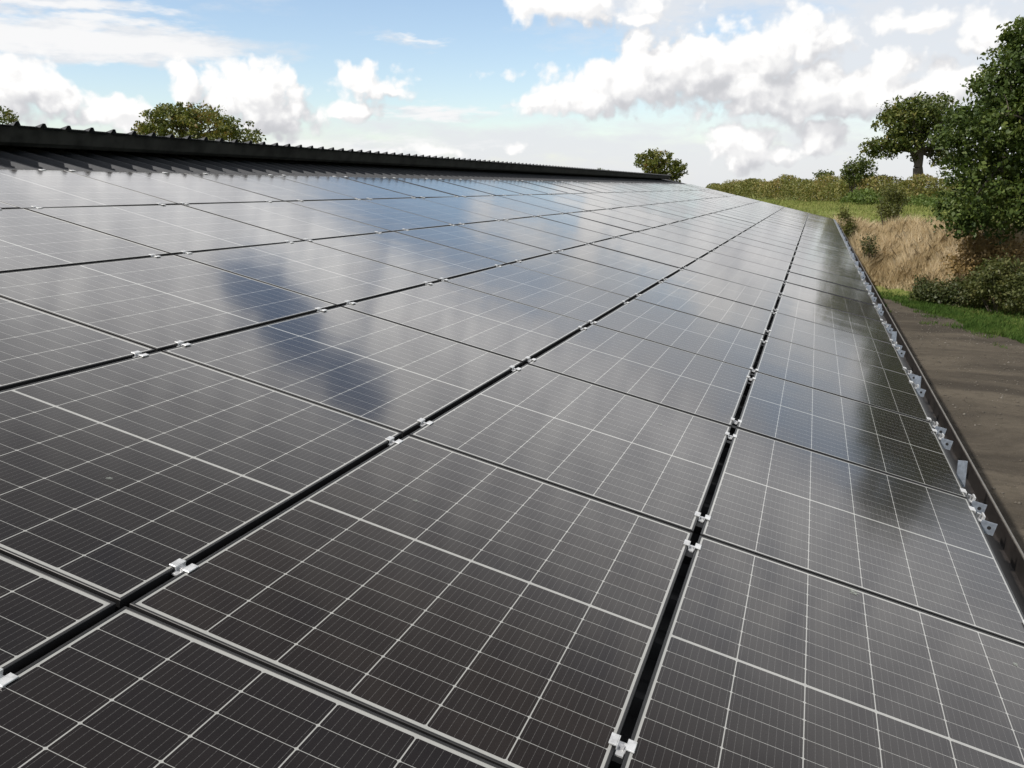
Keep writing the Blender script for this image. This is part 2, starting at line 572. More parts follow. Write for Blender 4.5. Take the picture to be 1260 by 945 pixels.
# ------------------------------------------------------------------ solar panels
ORD1 = ['', 'first', 'second', 'third', 'fourth', 'fifth', 'sixth', 'seventh', 'eighth', 'ninth', 'tenth', 'eleventh', 'twelfth', 'thirteenth',
        'fourteenth', 'fifteenth', 'sixteenth', 'seventeenth', 'eighteenth', 'nineteenth']
TENS = {2: 'twent', 3: 'thirt', 4: 'fort', 5: 'fift', 6: 'sixt', 7: 'sevent'}


def ordinal(n):
    if n < 20: return ORD1[n]
    a, b = divmod(n, 10)
    return TENS[a] + ('ieth' if b == 0 else 'y-' + ORD1[b])


def panel_parts():
    hx, hy, lipw, th = PV / 2, PU / 2, 0.008, 0.035
    # frame: mitred ring with an inner return, top at z = 0
    V = []; F = []
    rings = [(0, -th), (0, -0.0012), (0.0012, 0), (lipw - 0.001, 0), (lipw, -0.0015)]
    for ins, z in rings:
        V += [(-hx + ins, -hy + ins, z), (hx - ins, -hy + ins, z), (hx - ins, hy - ins, z), (-hx + ins, hy - ins, z)]
    V += [(-hx + 0.03, -hy + 0.03, -th), (hx - 0.03, -hy + 0.03, -th), (hx - 0.03, hy - 0.03, -th), (-hx + 0.03, hy - 0.03, -th)]
    for r in range(len(rings) - 1):
        for k in range(4):
            a, c = r * 4 + k, r * 4 + (k + 1) % 4
            F.append((a, c, c + 4, a + 4))
    e = len(rings) * 4
    for k in range(4):
        F.append((k, e + k, e + (k + 1) % 4, (k + 1) % 4))
    fr = mesh('panel_frame', V, F, M_FRAME)
    ix, iy = hx - lipw, hy - lipw
    gl = mesh('panel_glass', [(-ix, -iy, -0.0015), (ix, -iy, -0.0015), (ix, iy, -0.0015), (-ix, iy, -0.0015),
                              (-ix, -iy, -0.007), (ix, -iy, -0.007), (ix, iy, -0.007), (-ix, iy, -0.007)],
              [(0, 1, 2, 3), (7, 6, 5, 4)], M_CELL)
    return fr, gl


ME_FRAME, ME_GLASS = panel_parts()
# columns whose joint is a little wider (the array is set out in blocks)
WIDE = {8, 11, 14, 18, 22, 26}
N_COL = 29
ROWW = ['lowest row beside the gutter', 'second row up from the gutter', 'third row up from the gutter',
        'third row down from the ridge', 'second row down from the ridge', 'top row below the ridge']


def in_frame(points, m=0):
    """whether a polygon of world points (finely sampled) shows in the picture"""
    for p in points:
        q = project(p)
        if q and -m < q[0] < 1260 + m and -m < q[1] < 945 + m: return True
    return False


def panel_centre(r, c):
    x = -(r * PITV + GV / 2 + PV / 2)
    if r == 0: x = -(GV / 2 + PV / 2)
    return x, c * PITU + PITU / 2


def smear(x, y, rad, seed):
    """a dried splash on the glass"""
    rr = random.Random(seed); V = [(x, y, 0.0004)]; F = []
    for k in range(22):
        a = 2 * math.pi * k / 22
        q = rad * rr.uniform(0.45, 1.0)
        V.append((x + q * math.cos(a) * 0.75 + (rad * 0.5 if rr.random() < 0.12 else 0), y + q * math.sin(a), 0.0003))
    F = [(0, k + 1, (k + 1) % 22 + 1) for k in range(22)]
    return mesh('smear', V, F, M_SMEAR)


M_SMEAR, _t = material('dried_splash')
_tc = _t.n('ShaderNodeTexCoord')
_f = _t.noise(_tc.outputs['Object'], 90.0, 4, 0.7)
_p = principled(_t, out=False, Base_Color=(0.30, 0.33, 0.30), Roughness=0.8)
_x = _t.n('ShaderNodeMixShader', {0: _t.smooth(_f, 0.35, 0.75, 0.05, 0.75)})
_t.t.links.new(_t.n('ShaderNodeBsdfTransparent').outputs[0], _x.inputs[1]); _t.t.links.new(_p.outputs[0], _x.inputs[2])
_t.t.links.new(_x.outputs[0], _t.n('ShaderNodeOutputMaterial').inputs['Surface'])
SMEARS = {(0, 0): [(-0.033, 0.735, 0.030), (0.46, 0.60, 0.016)], (2, 0): [(0.12, -0.30, 0.014)], (1, 0): [(-0.30, 0.25, 0.012)], (1, 1): [(0.25, 0.42, 0.016)], (0, 2): [(-0.20, 0.10, 0.020)]}
for r in range(6):
    num = 0
    for c in range(-3, N_COL):
        cx, cy = panel_centre(r, c)
        samples = [pl(cx + a * PV / 2, cy + b_ * PU / 2) for a in np.linspace(-1, 1, 13) for b_ in np.linspace(-1, 1, 13)]
        vis = in_frame(samples)
        if not vis and not (c >= -2 and in_frame(samples, 420)): continue
        dy = -0.010 if c in WIDE else (0.010 if (c + 1) in WIDE else 0.0)
        sc = 1.0
        tx, ty = rng.normal(0, 0.0022), rng.normal(0, 0.0018)
        if r == 0 and vis is False and c < 0: pass
        p = empty('solar_panel', pl(cx, cy - dy * 0.0, 0), (tx, SL + ty, rng.normal(0, 0.0006)))
        obj('frame', ME_FRAME, p); obj('glass', ME_GLASS, p)
        if c in WIDE:      # leave the wider joint at the near end of this column
            p.scale = (1, 0.988, 1); p.location = pl(cx, cy + 0.012, 0)
        if vis:
            num += 1
            lab = f'black framed solar panel, {ROWW[r]}, {ordinal(num)} from the near end'
            grp = 'solar panels covering the roof'
            if (r, c) in SMEARS:
                for q_, (sx, sy, sr) in enumerate(SMEARS[(r, c)]):
                    obj('dirt_smear', smear(sx, sy, sr, r * 31 + c * 7 + q_), p)
        else:
            lab = f'black framed solar panel at the near end of the {ROWW[r]}'
            grp = f'near-end panels of the {ROWW[r]}'
        tag(p, lab, 'solar panel', grp)

# ------------------------------------------------------------------ clamps
def clamp_meshes():
    pads = MB()
    # two pads resting on neighbouring frames, a sunken saddle between them
    pads.box(0.0115, 0.0300, -0.020, 0.020, 0.0010, 0.0048, 0.0010)
    pads.box(-0.0300, -0.0115, -0.020, 0.020, 0.0010, 0.0048, 0.0010)
    pads.box(0.0092, 0.0115, -0.020, 0.020, -0.012, 0.0042)
    pads.box(-0.0115, -0.0092, -0.020, 0.020, -0.012, 0.0042)
    pads.box(-0.0092, 0.0092, -0.034, 0.018, -0.012, -0.008)
    me = pads.mesh('clamp_saddle', M_ALU)
    bo = MB().cyl((0, -0.006, -0.008), 0.0072, 0.007, 10)
    bo.cyl((0, -0.006, -0.001), 0.0038, 0.0006, 6)
    mb = bo.mesh('clamp_bolt', M_BOLT)
    rl = MB().box(-0.17, 0.17, -0.021, 0.021, -0.064, -0.0365)
    mr = rl.mesh('clamp_rail', M_RAIL)
    e = MB()
    e.box(-0.0260, 0.004, -0.026, 0.026, 0.0010, 0.0060, 0.0012)
    e.box(0.0005, 0.0045, -0.026, 0.026, -0.040, 0.0010)
    e.box(0.0045, 0.030, -0.026, 0.026, -0.040, -0.034)
    me_e = e.mesh('end_clamp', M_ALU)
    b2 = MB().cyl((0.017, 0, -0.034), 0.0085, 0.018, 10); mb2 = b2.mesh('end_bolt', M_BOLT)
    return me, mb, mr, me_e, mb2


ME_SAD, ME_BOLT, ME_RAIL, ME_END, ME_BOLT2 = clamp_meshes()


def rib_near(y):
    return 0.24 + round((y - 0.24) / RIB) * RIB


def clamp_ys(seed):
    rr = random.Random(seed)
    out = []
    for c in range(-2, N_COL):
        for tgt in (c * PITU + 0.21, (c + 1) * PITU - 0.20):
            if c == -1 and tgt > -0.5: tgt = -0.36
            out.append(-0.345 if tgt == -0.36 else rib_near(tgt) + rr.uniform(-0.025, 0.025))
    return out


LINEW = ['', 'lowest joint up from the gutter', 'second joint up from the gutter', 'third joint up from the gutter',
         'fourth joint up from the gutter', 'highest joint below the ridge']
for k in range(1, 6):
    num = 0
    xk = -k * PITV
    for y in clamp_ys(k):
        P = pl(xk, y, 0)
        if not in_frame([P], 15): continue
        num += 1
        o = empty('mid_clamp', P, (0, SL, 0))
        obj('saddle', ME_SAD, o); obj('bolt', ME_BOLT, o); obj('rail', ME_RAIL, o)
        tag(o, f'small silver clamp across the {LINEW[k]}, {ordinal(num)} from the near end', 'clamp', f'clamps along the {LINEW[k]}')
num = 0
xt = -(5 * PITV + GV / 2 + PV)
for y in clamp_ys(6):
    P = pl(xt, y, 0)
    if not in_frame([P], 5): continue
    num += 1
    o = empty('end_clamp', P, (0, SL, 0))
    s = obj('clamp_block', ME_END, o, (0, 0, 0), (0, 0, math.pi)); obj('bolt', ME_BOLT2, o, (0, 0, 0), (0, 0, math.pi))
    rlo = obj('rail', ME_RAIL, o, (0, 0, 0))
    tag(o, f'silver end clamp on the top panel edge below the ridge, {ordinal(num)} from the near end', 'clamp', 'end clamps along the top edge')

# eave brackets: end clamp, rail end and plate with a hole
plate = MB().box(0.020, 0.088, -0.004, 0.0, -0.082, -0.022).box(0.020, 0.088, 0.0, 0.045, -0.082, -0.078)
ME_PLATE = plate.mesh('bracket_plate', M_GALV)
ME_PHOLE = MB().cyl((0.060, -0.0052, -0.050), 0.009, 0.0014, 12, 'y').mesh('plate_hole', M_HOLE)
jaw = MB().box(-0.020, 0.006, -0.026, 0.026, 0.0010, 0.0060, 0.0012)
jaw.box(0.0015, 0.006, -0.026, 0.026, -0.038, 0.0010).box(0.006, 0.052, -0.030, 0.030, -0.040, -0.033)
jaw.box(0.045, 0.052, -0.030, 0.030, -0.033, -0.006)
ME_JAW = jaw.mesh('eave_jaw', M_ALU)
ME_JBOLT = MB().cyl((0.027, 0, -0.033), 0.010, 0.026, 10).mesh('eave_bolt', M_BOLT)
num = 0
for y in clamp_ys(0):
    P = pl(-GV / 2 + 0.0 + 0.001, y, 0)
    if not in_frame([P], 25): continue
    num += 1
    o = empty('eave_bracket', P, (0, SL, 0))
    obj('clamp_jaw', ME_JAW, o); obj('bolt', ME_JBOLT, o); obj('rail', ME_RAIL, o, (-0.09, 0, 0))
    pt = obj('plate', ME_PLATE, o, (0.02, -0.035, 0)); obj('hole', ME_PHOLE, pt)
    tag(o, f'galvanised bracket with silver clamp above the gutter, {ordinal(num)} from the near end', 'bracket', 'brackets along the gutter edge')
# taller upright straps
up = MB().box(-0.024, 0.024, 0.0, 0.005, 0.0, 0.150).box(-0.024, 0.024, 0.005, 0.080, 0.0, 0.005)
ME_UP = up.mesh('upright_strap', M_GALV)
num = 0
for k in range(17):
    y = 3.78 + 2.42 * k
    if y > 44.5: break
    num += 1
    o = obj('upright_strap', ME_UP, None, pl(0.085, y, -0.125), (0, 0, random.uniform(-0.12, 0.12)))
    tag(o, f'upright galvanised strap standing between panel edge and gutter, {ordinal(num)} from the near end', 'strap', 'upright straps along the gutter')

# ------------------------------------------------------------------ plants
def leaf_quads(P, size, up=0.35, aspect=0.6, r=rng):
    """one pointed leaf-sized face per point"""
    n = len(P)
    d = r.normal(size=(n, 3)); d /= np.linalg.norm(d, axis=1)[:, None]
    nrm = r.normal(size=(n, 3)); nrm[:, 2] = np.abs(nrm[:, 2]) + up
    s = np.cross(d, nrm); s /= np.linalg.norm(s, axis=1)[:, None] + 1e-9
    L = (size * (0.45 + 1.15 * r.uniform(0, 1, n) ** 1.6))[:, None]
    a = P - d * L * 0.5; c = P + d * L * 0.5
    mid = P + np.cross(s, d) * L * 0.08
    b = mid + s * L * aspect * 0.5; e = mid - s * L * aspect * 0.5
    V = np.stack([a, b, c, e], 1).reshape(-1, 3)
    F = np.arange(4 * n).reshape(n, 4)
    return V, F


def tube(pts, r0, r1, n=7):
    pts = [Vector(p) for p in pts]
    V = []; F = []
    for i, p in enumerate(pts):
        t = (pts[min(i + 1, len(pts) - 1)] - pts[max(i - 1, 0)]).normalized()
        a = t.cross(Vector((0.31, 0.95, 0.02)))
        if a.length < 1e-3: a = t.cross(Vector((1, 0, 0)))
        a.normalize(); b = t.cross(a)
        r = r0 + (r1 - r0) * i / (len(pts) - 1)
        for k in range(n):
            w = 2 * math.pi * k / n
            V.append(p + (a * math.cos(w) + b * math.sin(w)) * r)
    for i in range(len(pts) - 1):
        for k in range(n):
            j = (k + 1) % n
            F.append((i * n + k, i * n + j, (i + 1) * n + j, (i + 1) * n + k))
    return V, F


def bent(p, q, k=5, amp=0.12, sag=0.0, r=random):
    p, q = Vector(p), Vector(q)
    L = (q - p).length
    o = Vector((r.uniform(-1, 1), r.uniform(-1, 1), r.uniform(-0.3, 1))) * L * amp
    return [p.lerp(q, i / k) + o * math.sin(math.pi * i / k) + Vector((0, 0, -sag * math.sin(math.pi * i / k))) for i in range(k + 1)]


def tree(name, label, cat, base, lobes, leafmat, n_cl, per, leaf, trunk_r, spread=0.42, limbs=14, fork=0.35, group=None, seed=1, fill=0.45, sub=3):
    """trunk and limbs as one part, leafy crown as another. lobes: (centre, radii, weight) in world coordinates"""
    r = np.random.default_rng(seed); rr = random.Random(seed)
    base = Vector(base)
    t = empty(name, base)
    tag(t, label, cat, group)
    W = np.array([l[2] for l in lobes], float); W /= W.sum()
    which = r.choice(len(lobes), n_cl, p=W)
    C0 = np.array([tuple(l[0]) for l in lobes]); R0 = np.array([l[1] for l in lobes])
    d = r.normal(size=(n_cl, 3)); d /= np.linalg.norm(d, axis=1)[:, None]
    rad = r.uniform(0, 1, n_cl) ** fill
    cl = C0[which] + d * R0[which] * rad[:, None]
    # leaves in loose sprays round each twig end
    crad = spread * r.uniform(0.55, 1.35, n_cl)
    npc = np.maximum(4, (per * r.uniform(0.5, 1.4, n_cl)).astype(int))
    idx = np.repeat(np.arange(n_cl), npc)
    off = r.normal(size=(len(idx), 3)); off *= (r.uniform(0, 1, len(idx)) ** 0.5 / np.linalg.norm(off, axis=1))[:, None]; off *= np.array([1.0, 1.0, 0.7])
    P = cl[idx] + off * crad[idx][:, None]
    V, F = leaf_quads(P, leaf, r=r)
    V = V - np.array(base)
    obj('crown', np_mesh(name + '_crown', V, F, leafmat), t)
    # wood
    cen = Vector(np.average(C0, axis=0, weights=W))
    top = base.lerp(Vector((cen.x, cen.y, cen.z)), 1.0)
    fk = base + (top - base) * fork
    TV, TF = [], []
    def addtube(pts, a, b, n=7):
        v, f = tube(pts, a, b, n); o = len(TV)
        TV.extend(v); TF.extend([tuple(i + o for i in q) for q in f])
    addtube([base - Vector((0, 0, 0.3))] + bent(base, fk, 4, 0.03, r=rr), trunk_r * 1.35, trunk_r * 0.85, 9)
    addtube(bent(fk, cen + Vector((0, 0, R0[:, 2].mean() * 0.4)), 6, 0.08, r=rr), trunk_r * 0.8, trunk_r * 0.15, 8)
    pick = r.choice(n_cl, min(limbs, n_cl), replace=False)
    for k in pick:
        q = Vector(cl[k])
        s = fk.lerp(cen, rr.uniform(0, 0.75))
        pts = bent(s, q, 6, 0.12, r=rr)
        a = trunk_r * rr.uniform(0.22, 0.45)
        addtube(pts, a, a * 0.18, 6)
        for _ in range(sub):
            st = pts[rr.randint(2, 5)]
            near = np.argsort(np.linalg.norm(cl - np.array(st), axis=1))[rr.randint(1, 12) if n_cl > 14 else 1]
            addtube(bent(st, Vector(cl[near]), 4, 0.12, r=rr), a * 0.4, a * 0.08, 5)
    TV = [v - base for v in TV]
    obj('trunk', mesh(name + '_trunk', TV, TF, M_BARK, smooth=True), t)
    return t


L_OAK = mat_leaf('oak_leaf', [(0.0, (0.030, 0.046, 0.010)), (0.45, (0.062, 0.088, 0.018)), (0.8, (0.120, 0.130, 0.028)), (1.0, (0.19, 0.14, 0.036))])
L_DARK = mat_leaf('dark_leaf', [(0.0, (0.022, 0.038, 0.010)), (0.45, (0.052, 0.080, 0.018)), (0.8, (0.100, 0.130, 0.030)), (1.0, (0.160, 0.175, 0.050))], 0.28, 0.5, 0.22)
L_AUT = mat_leaf('turning_leaf', [(0.0, (0.034, 0.048, 0.010)), (0.4, (0.085, 0.105, 0.020)), (0.75, (0.150, 0.145, 0.030)), (1.0, (0.20, 0.090, 0.034))])
L_OLIVE = mat_leaf('olive_leaf', [(0.0, (0.050, 0.062, 0.016)), (0.5, (0.105, 0.115, 0.030)), (1.0, (0.190, 0.180, 0.055))], 0.35)
L_HEDGE = mat_leaf('hedge_leaf', [(0.0, (0.060, 0.075, 0.020)), (0.3, (0.130, 0.145, 0.038)), (0.6, (0.205, 0.195, 0.062)), (0.85, (0.28, 0.215, 0.090)), (1.0, (0.34, 0.22, 0.13))], 0.35, patch=0.22)
L_NETTLE = mat_leaf('fresh_green_leaf', [(0.0, (0.050, 0.085, 0.018)), (0.5, (0.100, 0.150, 0.034)), (1.0, (0.170, 0.210, 0.060))], 0.35)
L_BRAM = mat_leaf('bramble_leaf', [(0.0, (0.022, 0.034, 0.012)), (0.5, (0.050, 0.066, 0.020)), (1.0, (0.110, 0.100, 0.034))], 0.25)


def lobe(px, py, Y, rpx, rpy, depth, w=1.0):
    """lobe centred where the photograph shows it, at distance Y, sizes from its extent there"""
    p = at(px, py, Y)
    k = (p - CAM).dot(Vector(RW[2])) / FPX
    return (p, (rpx * k, depth, rpy * k), w)


def gz(x, y): return float(height(x, y))


# big dark tree on the bank at the right
YB = 38.5
big = [lobe(1232, 235, YB, 80, 58, 3.2, 2.4), lobe(1255, 160, YB, 85, 55, 3.4, 2.2), lobe(1290, 95, YB + 0.5, 78, 60, 3.2, 1.8),
       lobe(1330, 40, YB + 0.5, 80, 60, 3.0, 1.5), lobe(1325, 190, YB, 100, 95, 3.8, 2.6), lobe(1190, 262, YB - 0.8, 36, 26, 1.8, 0.5),
       lobe(1200, 160, YB - 0.4, 46, 36, 2.2, 0.7), lobe(1228, 112, YB, 34, 30, 1.6, 0.45), lobe(1258, 60, YB, 26, 34, 1.2, 0.35),
       lobe(1380, 130, YB, 90, 110, 3.5, 1.8), lobe(1340, -40, YB + 0.5, 55, 50, 2.2, 0.8)]
bp = at(1300, 300, YB)
tree('broadleaf_tree', 'large dark green tree overhanging the bank at the far right, cut by the frame edge', 'tree',
     (bp.x, YB, gz(bp.x, YB) - 0.05), big, L_DARK, 1700, 42, 0.17, 0.30, 0.50, 40, 0.4, None, 21, 0.38, 4)
# oak standing behind the hedge
YO = 92.0
oak = [lobe(1110, 158, YO, 36, 26, 3.2, 1.3), lobe(1128, 138, YO, 44, 20, 3.5, 1.4), lobe(1160, 150, YO, 32, 30, 3.0, 1.0),
       lobe(1085, 182, YO, 22, 12, 2.0, 0.6), lobe(1130, 172, YO, 42, 22, 3.2, 0.9), lobe(1165, 190, YO, 26, 14, 2.5, 0.5)]
op = at(1133, 222, YO)
tree('oak_tree', 'lone spreading oak with bare trunk showing behind the hedge', 'tree', (op.x, YO, gz(op.x, YO)), oak, L_OAK, 540, 36, 0.28, 0.50, 0.62, 26, 0.50, None, 5, 0.40, 4)
# trees behind the ridge
YL = 46.0
t1 = [lobe(245, 158, YL, 62, 27, 2.8, 2.0), lobe(212, 152, YL, 34, 22, 2.2, 0.8), lobe(240, 142, YL, 30, 16, 2.0, 0.7), lobe(290, 166, YL, 30, 20, 2.2, 0.9), lobe(185, 165, YL, 20, 12, 1.5, 0.3),
      lobe(245, 195, YL, 66, 26, 2.6, 1.6)]
p1 = at(245, 215, YL)
tree('maple_tree', 'round topped tree with some rusty leaves showing behind the roof ridge', 'tree', (p1.x, YL, gz(p1.x, YL)), t1, L_AUT, 400, 44, 0.18, 0.22, 0.44, 24, 0.45, None, 8, 0.42)
t2 = [lobe(-40, 150, 40, 52, 28, 2.0, 1.0), lobe(-70, 190, 40, 80, 40, 2.5, 1.4), lobe(2, 150, 40, 20, 16, 1.0, 0.3)]
p2 = at(-50, 230, 40)
tree('maple_tree', 'dark tree edge peeping over the ridge at the far left corner', 'tree', (p2.x, 40, gz(p2.x, 40)), t2, L_OAK, 300, 34, 0.16, 0.22, 0.40, 14, 0.45, None, 9, 0.42)
t3 = [lobe(808, 202, 74, 28, 17, 1.9, 1.5), lobe(800, 196, 74, 18, 14, 1.4, 0.6), lobe(830, 204, 74, 14, 9, 1.0, 0.4), lobe(836, 212, 74, 10, 7, 0.8, 0.25), lobe(808, 225, 74, 30, 14, 1.8, 1.0)]
p3 = at(810, 235, 74)
tree('ash_tree', 'small round yellow-green tree just past the far end of the ridge hood', 'tree', (p3.x, 74, gz(p3.x, 74) * 1.0), t3, L_AUT, 260, 32, 0.20, 0.16, 0.34, 14, 0.45, None, 12, 0.42)
t4 = [lobe(742, 213, 80, 10, 5, 0.8, 1.0), lobe(745, 222, 80, 16, 8, 1.0, 1.0)]
p4 = at(743, 240, 80)
tree('ash_tree', 'tiny tree top barely rising above the ridge hood', 'tree', (p4.x, 80, gz(p4.x, 80)), t4, L_OAK, 60, 30, 0.20, 0.12, 0.30, 6, 0.45, None, 13)


def shrub(name, label, cat, lobes, base, mat, n_cl, per, leaf, spread, stem=0.03, seed=1, group=None, stems=10):
    """several stems from the ground, leafy mass on top"""
    r = np.random.default_rng(seed); rr = random.Random(seed)
    base = Vector(base)
    t = empty(name, base); tag(t, label, cat, group)
    W = np.array([l[2] for l in lobes], float); W /= W.sum()
    which = r.choice(len(lobes), n_cl, p=W)
    C0 = np.array([tuple(l[0]) for l in lobes]); R0 = np.array([l[1] for l in lobes])
    d = r.normal(size=(n_cl, 3)); d /= np.linalg.norm(d, axis=1)[:, None]
    cl = C0[which] + d * R0[which] * (r.uniform(0, 1, n_cl) ** 0.42)[:, None]
    cl[:, 2] = np.maximum(cl[:, 2], height(cl[:, 0], cl[:, 1]) + 0.1)
    npc = np.maximum(3, (per * r.uniform(0.5, 1.4, n_cl)).astype(int))
    idx = np.repeat(np.arange(n_cl), npc)
    P = cl[idx] + r.normal(size=(len(idx), 3)) * 0.5 * spread
    V, F = leaf_quads(P, leaf, r=r)
    obj('foliage', np_mesh(name + '_foliage', V - np.array(base), F, mat), t)
    TV, TF = [], []
    for k in r.choice(n_cl, min(stems, n_cl), replace=False):
        q = Vector(cl[k])
        s = Vector((base.x + (q.x - base.x) * 0.5, base.y + (q.y - base.y) * 0.5, 0)); s.z = gz(s.x, s.y) - 0.05
        v, f = tube(bent(s, q, 4, 0.1, r=rr), stem, stem * 0.25, 5); o = len(TV)
        TV += [a - base for a in v]; TF += [tuple(i + o for i in g) for g in f]
    obj('stem', mesh(name + '_stem', TV, TF, M_BARK), t)
    return t


def on_ground(px, py, Y):
    p = at(px, py, Y); return Vector((p.x, Y, gz(p.x, Y)))


shrub('gorse_bush', 'upright dark bush on the crest of the dry grass bank', 'bush',
      [lobe(1096, 248, 47, 18, 20, 0.8, 1.5), lobe(1090, 236, 47, 12, 10, 0.6, 0.5), lobe(1106, 244, 47, 14, 12, 0.6, 0.6), lobe(1096, 264, 47, 16, 10, 0.7, 0.8)],
      on_ground(1096, 268, 47), L_OLIVE, 150, 26, 0.10, 0.24, 0.03, 31)
shrub('young_bush', 'small green bush by the far end of the gutter', 'bush',
      [lobe(1040, 275, 46.5, 9, 18, 0.5, 1.0), lobe(1037, 262, 46.5, 5, 8, 0.3, 0.3), lobe(1046, 285, 46.5, 9, 10, 0.5, 0.6)],
      on_ground(1042, 300, 46.5), L_OLIVE, 90, 24, 0.09, 0.20, 0.02, 32)
shrub('weed_clump', 'thin dark weed clump standing in the dry grass', 'plant',
      [lobe(1070, 306, 43.2, 11, 12, 0.5, 1.0), lobe(1066, 296, 43.2, 7, 8, 0.4, 0.4)],
      on_ground(1068, 325, 43.2), L_BRAM, 55, 18, 0.08, 0.22, 0.02, 33)
shrub('bramble_patch', 'low dark bramble mound in shade at the foot of the bank', 'bramble',
      [lobe(1150, 362, 37.8, 26, 9, 0.8, 1.0), lobe(1172, 358, 37.4, 28, 14, 0.9, 1.2), lobe(1198, 364, 36.4, 26, 13, 0.9, 1.0), lobe(1134, 350, 39.6, 12, 7, 0.5, 0.3)],
      on_ground(1150, 372, 37.4), L_BRAM, 330, 26, 0.10, 0.26, 0.02, 34)
shrub('bramble_patch', 'tall olive green bramble thicket below the large right-hand tree', 'bramble',
      [lobe(1228, 345, 35.4, 34, 26, 1.2, 1.6), lobe(1255, 360, 34.6, 26, 24, 1.2, 1.2), lobe(1285, 350, 34.6, 36, 34, 1.2, 1.4), lobe(1205, 352, 36.0, 18, 14, 0.9, 0.6)],
      on_ground(1240, 378, 35.0), mat_leaf('thicket_leaf', [(0.0, (0.030, 0.042, 0.012)), (0.5, (0.070, 0.084, 0.024)), (1.0, (0.140, 0.130, 0.042))], 0.3), 460, 28, 0.11, 0.26, 0.02, 35)
shrub('bracken_clump', 'rusty brown bracken under the low branches of the dark tree', 'bracken',
      [lobe(1205, 305, 39.0, 24, 14, 0.9, 1.2), lobe(1190, 325, 38.4, 24, 12, 0.9, 1.0), lobe(1235, 310, 38.0, 26, 16, 1.0, 0.8)],
      on_ground(1205, 325, 38.8), mat_leaf('bracken_frond', [(0.0, (0.11, 0.075, 0.030)), (0.5, (0.24, 0.165, 0.068)), (1.0, (0.38, 0.27, 0.13))], 0.3), 240, 22, 0.13, 0.30, 0.015, 36)
shrub('field_shrub', 'rounded grey-green shrub above the hedge left of the oak', 'shrub',
      [lobe(1060, 206, 96, 18, 12, 1.5, 1.4), lobe(1047, 213, 96, 12, 8, 1.0, 0.6), lobe(1056, 220, 96, 24, 10, 1.5, 0.8)],
      on_ground(1056, 235, 96), L_OAK, 110, 26, 0.24, 0.42, 0.05, 37)
shrub('field_shrub', 'small dark shrub tip poking above the hedge, furthest from the oak', 'shrub',
      [lobe(1014, 216, 118, 10, 6, 1.0, 1.0), lobe(1014, 224, 118, 12, 6, 1.0, 0.6)],
      on_ground(1014, 238, 118), L_OAK, 44, 22, 0.24, 0.40, 0.05, 38)


# hedge along the field
hp = [(-18.6, 156, 0.8), (-17.2, 151, 1.9), (-13, 141, 2.5), (-7, 126, 2.45), (-1.5, 112, 2.4), (3.0, 98, 2.35), (7.5, 88, 2.35), (12, 82, 2.4), (18, 75, 2.6), (28, 64, 2.6)]
hx = np.array([p[0] for p in hp]); hy = np.array([p[1] for p in hp]); hh = np.array([p[2] for p in hp])
seg = np.concatenate([[0], np.cumsum(np.hypot(np.diff(hx), np.diff(hy)))])
n = 78000
s = rng.uniform(0, seg[-1], n)
px_, py_, ph = np.interp(s, seg, hx), np.interp(s, seg, hy), np.interp(s, seg, hh)
lump = 0.66 + 0.42 * vnoise(s * 0.30, s * 0, 2) + 0.26 * vnoise(s * 1.1, s * 0, 4)
w = rng.normal(0, 1, n); w /= np.maximum(1, np.abs(w) / 1.6)
u = rng.uniform(0, 1, n) ** 0.6
zz = ph * lump * u
wid = 1.1 * np.sqrt(np.maximum(0.05, 1 - (u * 0.92) ** 3)) * (0.55 + 0.9 * vnoise(s * 0.45, u * 2.0, 9))
dirx, diry = np.interp(s, seg, np.gradient(hx, seg)), np.interp(s, seg, np.gradient(hy, seg))
L_ = np.hypot(dirx, diry)
hxp, hyp = px_ - diry / L_ * w * wid, py_ + dirx / L_ * w * wid
P = np.stack([hxp, hyp, height(hxp, hyp) + zz], 1)
V, F = leaf_quads(P, 0.21, up=0.9)
hedge = obj('hedge', np_mesh('hedge', V, F, L_HEDGE))
tag(hedge, 'long overgrown field hedge running along the skyline beyond the grass', 'hedge')


def patch(name, label, cat, cx, cy, rx, ry, h, n, leaf, mat, seed):
    r = np.random.default_rng(seed)
    a = r.uniform(0, 2 * np.pi, n); q = np.sqrt(r.uniform(0, 1, n))
    x = cx + rx * q * np.cos(a); y = cy + ry * q * np.sin(a)
    hgt = h * (1 - 0.6 * q ** 2) * (0.5 + 0.8 * vnoise(x * 1.1, y * 1.1, seed))
    P = np.stack([x, y, height(x, y) + hgt * r.uniform(0, 1, n) ** 0.5], 1)
    V, F = leaf_quads(P, leaf, up=0.8, r=r)
    o = obj(name, np_mesh(name, V, F, mat))
    tag(o, label, cat)
    return o


patch('nettle_patch', 'bright green nettles at the hedge foot above the gorse bush', 'weeds', 3.6, 90.0, 2.4, 4.0, 1.5, 4600, 0.22, L_NETTLE, 41)
patch('nettle_patch', 'bright green nettles spreading beside the dark tree crown', 'weeds', 8.6, 80.0, 3.2, 3.4, 1.1, 4600, 0.20, L_NETTLE, 42)

